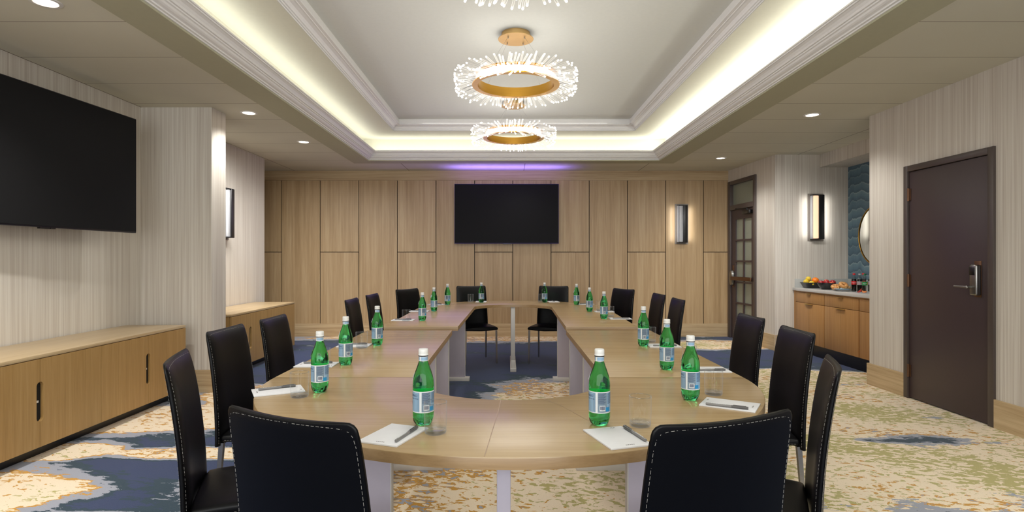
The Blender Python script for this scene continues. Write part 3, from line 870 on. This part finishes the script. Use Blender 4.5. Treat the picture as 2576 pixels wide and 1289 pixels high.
PLACE = [('at the first place on the left, nearest the camera', 0), ('second from the camera on the left', 0), ('third from the camera on the left', 0), ('fourth from the camera on the left, nearside of joint', 0),
         ('fifth from the camera on the left side', 0), ('sixth from the camera on the left', 0), ('seventh from the camera on the left', 0), ('at the far end, left of centre', 0),
         ('at the first place on the right, nearest the camera', 0), ('second from the camera on the right', 0), ('third from the camera on the right', 0), ('fourth from the camera on the right, nearside of joint', 0),
         ('fifth from the camera on the right side', 0), ('sixth from the camera on the right', 0), ('seventh from the camera on the right', 0), ('at the far end, right of centre', 0)]
BOT = [(1065, 1067, 0), (804.6, 986, .25), (869.7, 918, -.1), (949, 869, -.1), (1062.5, 807, -.05), (1091.7, 783.5, -.5), (1125.8, 767, .5), (1211, 761.2, .15),
       (1508, 1068, 0), (1737, 1006, .15), (1677.5, 930, .1), (1618.7, 871, .1), (1519.5, 802.5, .1), (1483, 784, .45), (1450.4, 767, -.25), (1370, 761.2, .5)]
b0 = None
for (px, py, rr), (pl, _) in zip(BOT, PLACE):
    loc = at(px, py); lb = 'green water bottle with white cap, '+pl
    face = math.atan2(loc[0], loc[1])*-1
    if b0 is None: b0 = make_bottle(lb, loc, face+rr*-1)
    else: dup(b0, loc, face-rr, lb)

# ------------------------------------------------------------------ tumblers
def make_glass(label, loc):
    bm = L([(.0345, .014), (.0362, .045), (.0368, .097)], n=40)
    lathe(bm, [(.0368, .097), (.0366, .0995), (.0355, .1000), (.0347, .0985), (.0350, .096)], n=40, mi=1)
    lathe(bm, [(0, .0), (.029, 0), (.0325, .0015), (.0342, .005), (.0345, .014)], n=40, mi=1)
    lathe(bm, [(.0335, .018), (.031, .0125), (.024, .0105), (0, .0115)], n=40, mi=1)
    lathe(bm, [(.0345, .0060), (.0349, .0085), (.0345, .0110)], n=40, mi=1)
    o = mesh('drinking_glass', bm, [M['glass'], M['rim']], None, loc, smooth=60)
    return tag(o, label, 'glass', 'empty drinking glasses on the conference table')
GL = [(1095.5, 1090, 0), (753.5, 999, 1), (812, 926, 2), (910, 876, 3), (1022, 808, 4), (1064, 787, 5), (1098, 767, 6), (1184, 760.2, 7),
      (1610.5, 1072, 8), (1795, 993, 9), (1734, 918, 10), (1636, 861, 11), (1535, 797, 12), (1508, 781, 13), (1361, 759.4, 15)]
g0 = None
for (px, py, k) in GL:
    loc = at(px, py); lb = 'empty clear glass tumbler, '+PLACE[k][0]
    if g0 is None: g0 = make_glass(lb, loc)
    else: dup(g0, loc, 0, lb)

# ------------------------------------------------------------------ notepads and pens
def make_pad(label, loc, rz):
    t = thing('notepad', label, 'notepad', loc, rz, 'white notepads on the conference table')
    bm = bmesh.new(); box(bm, -.068, .068, -.098, .098, 0, .005, bev=.0008); mesh('sheets', bm, M['pad'], t)
    bm = bmesh.new()
    for k, (x, y) in enumerate(((.022, .085), (.028, .083), (.033, .086))): box(bm, x, x+.007, y, y+.0035-.001*k, .005, .0053)
    for k in range(5): box(bm, -.012+k*.006, -.008+k*.006, -.083, -.079+.001*(k % 2), .005, .0052)
    mesh('printed_emblem', bm, M['pen'], t, smooth=0)
    return t
def make_pen(label, loc, rz):
    t = thing('ballpoint_pen', label, 'pen', loc, rz, 'smoky grey pens lying on the notepads')
    bm = bmesh.new(); tube(bm, (0, -.072, .0052), (0, .020, .0052), .0046, n=12); tube(bm, (0, -.074, .0052), (0, -.072, .0052), .0036, .0046, n=12); mesh('barrel', bm, M['pen'], t)
    bm = bmesh.new(); tube(bm, (0, .016, .0052), (0, .073, .0052), .0052, n=12); box(bm, -.0012, .0012, .022, .066, .0100, .0120); mesh('cap', bm, M['pend'], t)
    bm = bmesh.new()
    for k in range(9): box(bm, -.0012+.0006*(k % 2), .0012, -.055+k*.006, -.052+k*.006, .0097, .0101)
    mesh('barrel_print', bm, M['lwhite'], t, smooth=0)
    return t
D = math.radians
PADS = [(-.355, 1.795, D(-20), .045), (-.955, 2.395, D(-62), -.03), (-.99, 2.985, D(-90), -.02), (-.972, 3.65, D(-90), -.02), (-.94, 5.17, D(-90), 0), (-.93, 6.05, D(-92), 0), (-.86, 6.95, D(-125), 0), (-.345, 7.40, D(180), 0),
        (.333, 1.768, D(17), .062), (.833, 2.165, D(59), -.058), (.985, 2.85, D(90), -.045), (.98, 3.645, D(90), -.045), (1.03, 5.30, D(90), -.03), (1.0, 6.0, D(92), 0), (.93, 7.0, D(120), 0), (.58, 7.40, D(185), 0)]
p0 = n0 = None
for (x, y, rz, off), (pl, _) in zip(PADS, PLACE):
    lb = 'white notepad, '+pl; lp_ = 'smoky grey pen on notepad, '+pl
    if p0 is None: p0 = make_pad(lb, (x, y, TT), rz)
    else: dup(p0, (x, y, TT), rz, lb)
    sgn = 1 if x < 0 else 1
    px_, py_ = x+math.cos(rz)*off*-(-1), y+math.sin(rz)*off
    prz = rz+(D(4) if x < 0 else D(-4))
    if x > 0: prz = rz+D(-3) if off > 0 else rz+PI+D(3)
    if n0 is None: n0 = make_pen(lp_, (px_, py_, TT+.005), prz)
    else: dup(n0, (px_, py_, TT+.005), prz, lp_)

# ------------------------------------------------------------------ credenzas
def credenza(y0, nd, wd, xf, xb, ztop, label, first_left_handle):
    """long low cabinet against the left wall; front at x=xf; doors from y0"""
    L_ = nd*wd
    t = thing('credenza', label, 'cabinet', (xb, y0, 0), 0, 'pale wood credenzas along the left wall')
    D_ = xf-xb; zb_ = .085
    mesh('carcass', B((0.0, D_-.024, .0, L_, zb_, ztop-.026)), M['cred'], t, smooth=0)
    mesh('top', B((0, D_-.002, -.004, L_+.002, ztop-.024, ztop), bev=.002), M['credtop'], t)
    mesh('end_panel', B((0.0, D_-.022, L_-.001, L_+.003, zb_, ztop-.025)), M['cred'], t, smooth=0)
    mesh('plinth', B((.02, D_-.10, .04, L_-.04, 0, zb_)), M['kick'], t, smooth=0)
    zc, hh, hw = .378, .128, .026
    for k in range(nd):
        a, b = k*wd+.0015, (k+1)*wd-.0015
        hs = 1 if k % 2 == 0 else -1          # slot on the far side for even doors
        # door outline in (y,z) with a half-pill notch
        ys = b if hs > 0 else a
        notch = []
        for i in range(9):
            an = PI/2*i/8
            notch.append((ys-hs*hw*math.sin(an), zc+hh-hw+hw*math.cos(an) if True else 0))
        low = [(p[0], 2*zc-p[1]) for p in notch][::-1]
        nt = notch+low
        z0, z1 = zb_, ztop-.028
        oth = a if hs > 0 else b
        poly = [(oth, z0), (oth, z1), (ys, z1)]+nt+[(ys, z0)]
        bm = bmesh.new()
        f1 = bm.faces.new([bm.verts.new((D_, p[0], p[1])) for p in poly])
        r = bmesh.ops.extrude_face_region(bm, geom=[f1])
        for v in r['geom']:
            if isinstance(v, bmesh.types.BMVert): v.co.x = D_-.020
        bmesh.ops.recalc_face_normals(bm, faces=bm.faces[:])
        mesh('door', bm, M['cred'], t, smooth=0)
    for k in range(0, nd-1, 2):
        yy = (k+1)*wd
        dk = mesh('handle_recess', B((D_-.0238, D_-.0205, yy-.030, yy+.030, zc-hh-.004, zc+hh+.004)), M['blackm'], t, smooth=0)
        mesh('shelf_edge', B((D_-.0205, D_-.0175, yy-.026, yy+.010, zc-.008, zc+.006)), M['greyedge'], dk, smooth=0)
    return t
credenza(5.40-.56*6, 6, .56, -3.02, XL+.016, .682, 'long pale wood credenza under the large screen in the left foreground', 0)
credenza(6.30, 4, .464, -3.02, XL-.004, .692, 'pale wood credenza beyond the left pier', 0)

# ------------------------------------------------------------------ serving cabinet
XF = 4.05
cb = thing('serving_cabinet', 'oak base cabinet with brass pulls in the right alcove', 'cabinet', (XF, 5.80, 0))
mesh('carcass', B((.02, .76, 0, 2.36, .155, .858)), M['oakcab'], cb, smooth=0)
mesh('end_stile', B((0, .02, 2.32, 2.36, .155, .858)), M['oakcab'], cb, smooth=0)
mesh('top_rail', B((0.004, .02, 0, 2.32, .843, .858)), M['oakcab'], cb, smooth=0)
mesh('toe_kick', B((.05, .06, 0, 2.36, 0, .155)), M['kick'], cb, smooth=0)
cols = [(2.315, 1.60), (1.575, .86), (.84, .12)]
for (b, a) in cols:
    dr = mesh('drawer', B((0, .02, a, b, .703, .838), bev=.002), M['oakcab'], cb); yc = (a+b)/2
    bm = bmesh.new(); box(bm, -.022, .0, yc-.055, yc+.055, .824, .832, bev=.002); mesh('pull', bm, M['brass'], dr)
    dm = (a+b)/2
    if True:
        do = mesh('door', B((0, .02, a, b, .160, .697), bev=.002), M['oakcab'], cb)
        mesh('veneer_joint', B((-.0004, .001, dm-.001, dm+.001, .160, .697)), M['tedge'], do, smooth=0)
        bm = bmesh.new(); box(bm, -.024, 0, yc-.095, yc+.095, .684, .693, bev=.002); mesh('pull', bm, M['brass'], do)
ct = struct('counter', B((XF-.02, 4.829, 5.78, 8.168, .858, .898), bev=.003), M['counter'], 'white stone worktop on the oak serving cabinet'); ct['kind'] = 'thing'; ct.name = 'worktop'; ct['category'] = 'worktop'
o = mesh('backsplash', B((XF+.01, 4.83, 8.15, 8.168, .898, 1.02), (4.812, 4.829, 5.8, 8.15, .898, 1.02), bev=.002), M['splash']); tag(o, 'low grey stone backsplash behind the worktop', 'backsplash')
# mirror
mr = thing('round_mirror', 'round mirror with a thin gold frame on the blue mural', 'mirror', (4.812, 7.475, 1.612))
bm = L([(.385, 0), (.40, 0), (.40, .03), (.39, .033), (.385, .028)], n=64); mesh('frame', bm, M['gold'], mr, rot=(0, -PI/2, 0))
mesh('mirror_glass', L([(0, .022), (.386, .022)], n=64), M['mirror'], mr, rot=(0, -PI/2, 0), smooth=0)

# ------------------------------------------------------------------ food and drinks on the worktop
ZC = .898
bm = bmesh.new()
def rr(hx, hy, r, z):
    out = []
    for (sx, sy, a0) in ((1, 1, 0), (-1, 1, PI/2), (-1, -1, PI), (1, -1, 1.5*PI)):
        for i in range(5):
            a = a0+PI/2*i/4; out.append((sx*(hx-r)+r*math.cos(a), sy*(hy-r)+r*math.sin(a), z))
    return out
loops = [rr(.10, .06, .03, 0), rr(.112, .072, .03, .01), rr(.135, .092, .03, .068), rr(.142, .10, .03, .074), rr(.140, .098, .03, .078), rr(.128, .086, .03, .070), rr(.105, .064, .03, .012)]
vl = [[bm.verts.new(p) for p in lp] for lp in loops]
for a, b in zip(vl, vl[1:]):
    for i in range(20): bm.faces.new((a[i], a[(i+1) % 20], b[(i+1) % 20], b[i]))
bm.faces.new(vl[0][::-1]); bm.faces.new(vl[-1])
TRX, TRY = 4.205, 7.95
o = mesh('serving_tray', bm, M['bowl'], None, (TRX, TRY, ZC)); tag(o, 'black rectangular dish holding lemons and an orange', 'dish')
BWX, BWY = 4.20, 7.60
o = mesh('fruit_bowl', L([(0, 0), (.06, 0), (.064, .008), (.085, .03), (.105, .06), (.113, .086), (.111, .089), (.100, .06), (.080, .032), (.055, .012), (0, .010)], n=40), M['bowl'], None, (BWX, BWY, ZC)); tag(o, 'round black bowl filled with red apples', 'bowl')
def lemon(loc, rz, label):
    bm = bmesh.new(); ball(bm, (0, 0, 0), .034, (1.15, 1, 1), 18, 12)
    ball(bm, (.041, 0, 0), .008, u=8, v=6)
    o = mesh('lemon', bm, M['lemon'], None, loc, rz); return tag(o, label, 'fruit', 'lemons in the black dish')
lemon((4.112, 7.95, ZC+.088), .4, 'lemon at the left end of the black dish')
lemon((4.150, 7.965, ZC+.126), 1.6, 'lemon on top of the pile in the black dish')
lemon((4.158, 7.893, ZC+.066), 2.6, 'lemon low in the dish in front of the others')
bm = bmesh.new(); ball(bm, (0, 0, 0), .047, (1, 1, .96), 24, 16); o = mesh('orange', bm, M['orange'], None, (4.228, 7.93, ZC+.104)); tag(o, 'large bright orange at the right end of the black dish', 'fruit')
o2 = mesh('stem_end', L([(0, .0455), (.004, .045)], n=8), M['stem'], o)
def apple(loc, label, mat='apple', tilt=0):
    bm = bmesh.new()
    prof = [(0, -.026), (.010, -.030), (.022, -.026), (.032, -.010), (.0355, .006), (.032, .020), (.022, .030), (.010, .030), (.004, .024), (0, .020)]
    lathe(bm, prof, n=20)
    o = mesh('apple', bm, M[mat], None, loc, rot=(tilt, tilt*.6, 0)); tag(o, label, 'fruit', 'apples in the black bowl')
    bm = bmesh.new(); tube(bm, (0, 0, .02), (.003, 0, .042), .0016, n=6); mesh('stem', bm, M['stem'], o)
apple((4.125, 7.60, ZC+.085), 'red apple at the left rim of the bowl', 'apple', .1)
apple((4.175, 7.55, ZC+.090), 'dark red apple at the front of the bowl', 'apple', -.3)
apple((4.21, 7.62, ZC+.098), 'orange blushed apple in the middle of the bowl', 'appler', .2)
apple((4.262, 7.565, ZC+.092), 'glossy red apple at the right rim of the bowl', 'apple', .35)
apple((4.222, 7.525, ZC+.070), 'pale blushed apple low at the bowl front', 'appler', -.2)
PX, PY = 4.20, 7.24
o = mesh('blue_plate', L([(0, .006), (.07, .006), (.075, .010), (.112, .020), (.116, .024), (.114, .026), (.075, .015), (0, .013)], n=48), M['plate'], None, (PX, PY, ZC+.007)); tag(o, 'pale blue plate carrying bagels', 'plate')
o = mesh('white_plate', L([(0, 0), (.07, 0), (.075, .003), (.118, .011), (.118, .013), (.075, .007), (0, .006)], n=48), M['counter'], None, (PX, PY, ZC)); tag(o, 'white plate under the pale blue plate', 'plate')
def bagel(loc, rot, label):
    bm = bmesh.new(); n, m = 28, 12; vs = []
    for i in range(n):
        a = 2*PI*i/n; row = []
        for j in range(m):
            b = 2*PI*j/m; R_ = .034+.023*math.cos(b); row.append(bm.verts.new((R_*math.cos(a), R_*math.sin(a), .021*math.sin(b)+.001*math.sin(3*a))))
        vs.append(row)
    for i in range(n):
        for j in range(m): bm.faces.new((vs[i][j], vs[(i+1) % n][j], vs[(i+1) % n][(j+1) % m], vs[i][(j+1) % m]))
    bmesh.ops.recalc_face_normals(bm, faces=bm.faces[:])
    o = mesh('bagel', bm, M['bagel'], None, loc, rot=rot); return tag(o, label, 'bread', 'bagels on the blue plate')
bagel((4.128, 7.262, ZC+.050), (.35, -.2, 0), 'bagel lying at the left side of the blue plate')
bagel((4.190, 7.20, ZC+.074), (.75, .05, 0), 'tilted bagel on top with its hole facing out')
bagel((4.262, 7.262, ZC+.048), (.2, .3, 0), 'darker bagel at the right side of the blue plate')

def soda(loc, rz, label, liquid, lab, capm, txt, txtm, extra=None, zr=1.0):
    t = thing('soda_bottle', label, 'bottle', loc, rz, 'soft drink bottles on the worktop')
    prof = [(0, .004), (.018, 0), (.026, .004), (.0285, .018), (.0265, .045), (.0280, .075), (.0290, .090), (.0290, .128), (.0285, .140), (.0245, .163), (.0175, .184), (.0120, .200), (.0112, .208), (0, .209)]
    mesh('bottle_body', L(prof, n=28), M['clear'], t, smooth=60)
    if liquid: mesh('drink', L([(0, .005), (.0255, .006), (.0278, .018), (.0258, .045), (.0272, .075), (.0282, .090), (.0282, .128), (.0277, .140), (.0255, .156), (0, .156)], n=28), M[liquid], t, smooth=60)
    mesh('cap', L([(.0135, .206), (.0148, .206), (.0148, .222), (.013, .225), (0, .225)], n=20), M[capm], t)
    bm = bmesh.new(); patch(bm, 0, 2*PI, .088, .130, .0296, 0, 28)
    A = -PI/2
    join(bm, bent_text(txt, .020 if len(txt) < 7 else .016, A, .111, .0300), 1)
    mats = [M[lab], M[txtm]]
    if extra:
        patch(bm, A+.75, A+1.3, .092, .126, .0299, 2, 5); mats.append(M[extra])
    join(bm, bent_text('500 mL', .006, A, .095, .0300), 1)
    mesh('label', bm, mats, t, smooth=0)
    return t
fc = -.55
soda((4.25, 7.08, ZC), fc, 'cola bottle with red cap and red label, beside the bagels', 'cola', 'red', 'red', 'Coca-Cola', 'lwhite')
soda((4.265, 6.99, ZC), fc, 'diet cola bottle with silver label and clear grey cap', 'cola', 'silver', 'silver', 'Diet Coke', 'red')
soda((4.42, 7.17, ZC), fc, 'red capped cola bottle standing in the row behind', 'cola', 'red', 'red', 'Coca-Cola', 'lwhite')
soda((4.26, 6.88, ZC), fc, 'clear soda bottle with green cap and green label', None, 'lgreen', 'capg', 'Sprite', 'lwhite', 'lime')
soda((4.43, 7.04, ZC), fc, 'silver capped bottle at the back beside the wall edge', 'cola', 'silver', 'silver', 'Diet Coke', 'red')
jb = thing('juice_bottle', 'orange juice bottle half hidden by the wall edge', 'bottle', (4.30, 6.79, ZC))
mesh('bottle_body', L([(0, 0), (.026, 0), (.028, .01), (.028, .12), (.02, .145), (.014, .155), (.014, .165), (0, .166)], n=24), M['juice'], jb)
mesh('cap', L([(.0155, .16), (.0155, .178), (0, .18)], n=20), M['lime'], jb)
o = mesh('glass_plate', L([(0, 0), (.06, 0), (.095, .008), (.096, .011), (.06, .004), (0, .004)], n=36), M['glass'], None, (4.165, 6.73, ZC)); tag(o, 'clear glass plate with melon slices near the wall edge', 'plate')
def wedge(loc, rot, mat, label):
    bm = bmesh.new(); n = 10; prev = None
    for i in range(n+1):
        a = -1.0+2.0*i/n; x = .055*math.sin(a); zc_ = .055*(math.cos(a)-.54); w = .009*max(.08, math.cos(a*1.4))
        cur = [bm.verts.new((x, -w, .02-zc_*.6)), bm.verts.new((x, w, .02-zc_*.6)), bm.verts.new((x*.93, 0, .030-zc_*.2))]
        if prev:
            for k in range(3): bm.faces.new((prev[k], prev[(k+1) % 3], cur[(k+1) % 3], cur[k]))
        else: bm.faces.new(cur[::-1])
        prev = cur
    bm.faces.new(prev); bmesh.ops.recalc_face_normals(bm, faces=bm.faces[:])
    o = mesh('melon_slice', bm, M[mat], None, loc, rot=rot, smooth=60); tag(o, label, 'fruit', 'melon slices on the glass plate')
wedge((4.14, 6.78, ZC+.012), (0, .45, .5+PI), 'melon', 'red melon slice leaning on the glass plate')
wedge((4.13, 6.68, ZC+.006), (0, 0, PI/2), 'carrot', 'orange melon slice lying on the glass plate')

# ------------------------------------------------------------------ lights
def area(name, loc, rot, sx, sy, power, color=(1, 1, 1), spread=PI):
    l = bpy.data.lights.new(name, 'AREA'); l.shape = 'RECTANGLE'; l.size = sx; l.size_y = sy; l.energy = power; l.color = color; l.spread = spread
    o = bpy.data.objects.new(name, l); COL.objects.link(o); o.location = loc; o.rotation_euler = rot; return o
def point(name, loc, power, color, r=.1):
    l = bpy.data.lights.new(name, 'POINT'); l.energy = power; l.color = color; l.shadow_soft_size = r
    o = bpy.data.objects.new(name, l); COL.objects.link(o); o.location = loc; return o
def spot(name, loc, power, color, ang=110, blend=.6, r=.05, rot=(0, 0, 0)):
    l = bpy.data.lights.new(name, 'SPOT'); l.energy = power; l.color = color; l.spot_size = math.radians(ang); l.spot_blend = blend; l.shadow_soft_size = r
    o = bpy.data.objects.new(name, l); COL.objects.link(o); o.location = loc; o.rotation_euler = rot; return o
W = (1, .975, .935); CW = (1, .99, .92)
ly = TY1-TY0; lx = TX1-TX0
# cove strips, facing up and slightly outwards
COVE = 11
area('cove_lamp_left', (TX0-.0, (TY0+TY1)/2, 2.93), (PI, D(0), 0), .10, ly-.1, COVE*ly/4*.42, CW)
area('cove_lamp_right', (TX1+.0, (TY0+TY1)/2, 2.93), (PI, D(0), 0), .10, ly-.1, COVE*ly/4*1.15, CW)
area('cove_lamp_far', ((TX0+TX1)/2, TY1+.0, 2.93), (PI, 0, 0), lx-.1, .10, COVE*lx/4*.5, CW)
area('cove_lamp_near', ((TX0+TX1)/2, TY0-.0, 2.93), (PI, 0, 0), lx-.1, .10, COVE*lx/4, CW)
for (Y, X, _, _) in CH:
    area('chandelier_lamp', (X, Y, 2.80), (0, 0, 0), .7, .7, 7, W)
    area('chandelier_uplight', (X, Y, 2.92), (PI, 0, 0), .8, .8, 1.6, W)
for o in [o for o in bpy.data.objects if o.name.startswith('downlight')]:
    x, y, z = o.location
    spot('downlight_and_fill_spot', (x, y, z-.02), 140 if y < 4 else 66, W, 125, .9, .05)
for y in (1.3, -.7):
    for x in (-2.8, 3.1): spot('downlight_and_fill_spot', (x, y, CZ-.02), 140, W, 120, .8, .05)
for (x, y) in ((-2.9, 8.2), (.2, 9.1), (4.02, 6.7), (-5.0, 8.9)):  # added fill spots, the ceiling has no downlight fittings here
    spot('downlight_and_fill_spot', (x, y, CZ-.02), 14, W, 130, .9, .06)
# sconce washes
for s, nx, ny in ((s1, 0, -1), (s2, 0, -1), (s3, 1, 0)):
    x, y, z = s.location
    for k in (-1, 1):
        off = Vector((k*.15, -.075, 0)) if ny else Vector((.075, k*.15, 0))
        area('sconce_lamp', Vector((x, y, z))+off, (PI/2, 0, 0) if ny else (PI/2, 0, PI/2), .03, .56, .45, W)
# added soft fill from behind the viewpoint, no lamp of the room
area('room_fill', (0, -2.2, 1.6), (PI/2, 0, 0), 6.5, 2.2, 195, (.96, .985, 1))
area('far_wall_fill', (-2.9, 6.6, 2.74), (D(42), 0, D(8)), 1.6, .3, 40, (1, .98, .95), D(96))  # added fill for the far wall, hanging in mid-air without a fitting
area('far_wall_fill', (3.1, 6.6, 2.74), (D(42), 0, D(-2)), 1.2, .3, 22, (1, .98, .95), D(96))  # second added fill, for the right part of the far wall
area('tray_fill_up', (.09, 4.0, 2.55), (PI, 0, 0), 2.2, 8.0, 36, (1, .98, .94))  # added fill that brightens the raised ceiling, no fixture below it
area('tray_fill_down', (.09, 4.2, 3.22), (0, 0, 0), 2.6, 8.5, 30, (1, .97, .93))  # added downward fill inside the tray, not a ceiling fixture
# violet accent light above the far screen
area('violet_lamp', (.0, 9.28, 2.48), (PI, 0, 0), 1.8, .10, 8, (.32, .20, 1.0), D(140))
area('violet_wash', (-1.0, 9.50, 2.05), (D(-88), 0, D(-6)), 2.2, .9, 4.5, (.42, .29, 1.0))
area('violet_cove_lamp', (-1.95, 6.0, 2.74), (0, D(-48), 0), .1, 4.5, 5, (.45, .32, 1.0))

w = bpy.data.worlds.new('World'); bpy.context.scene.world = w; w.use_nodes = True
w.node_tree.nodes['Background'].inputs[0].default_value = (.9, .88, .85, 1); w.node_tree.nodes['Background'].inputs[1].default_value = .05

# ------------------------------------------------------------------ camera
cam = bpy.data.cameras.new('Camera'); co = bpy.data.objects.new('Camera', cam); COL.objects.link(co)
cam.sensor_width = 36; cam.lens = F/2576*36; cam.shift_x = (1288-CX)/2576; cam.shift_y = (CY-644.5)/2576
cam.clip_start = .05
co.location = (0, 0, H); co.rotation_euler = (PI/2, 0, 0)
sc = bpy.context.scene; sc.camera = co
sc.view_settings.view_transform = 'Standard'; sc.view_settings.look = 'None'; sc.view_settings.exposure = 0; sc.view_settings.gamma = 1
sc.cycles.max_bounces = 10; sc.cycles.transmission_bounces = 10; sc.cycles.transparent_max_bounces = 8; sc.cycles.diffuse_bounces = 4; sc.cycles.glossy_bounces = 4
sc.cycles.use_adaptive_sampling = True; sc.cycles.adaptive_threshold = .02; sc.cycles.sample_clamp_indirect = 4; sc.cycles.use_denoising = True
sc.cycles.caustics_reflective = False
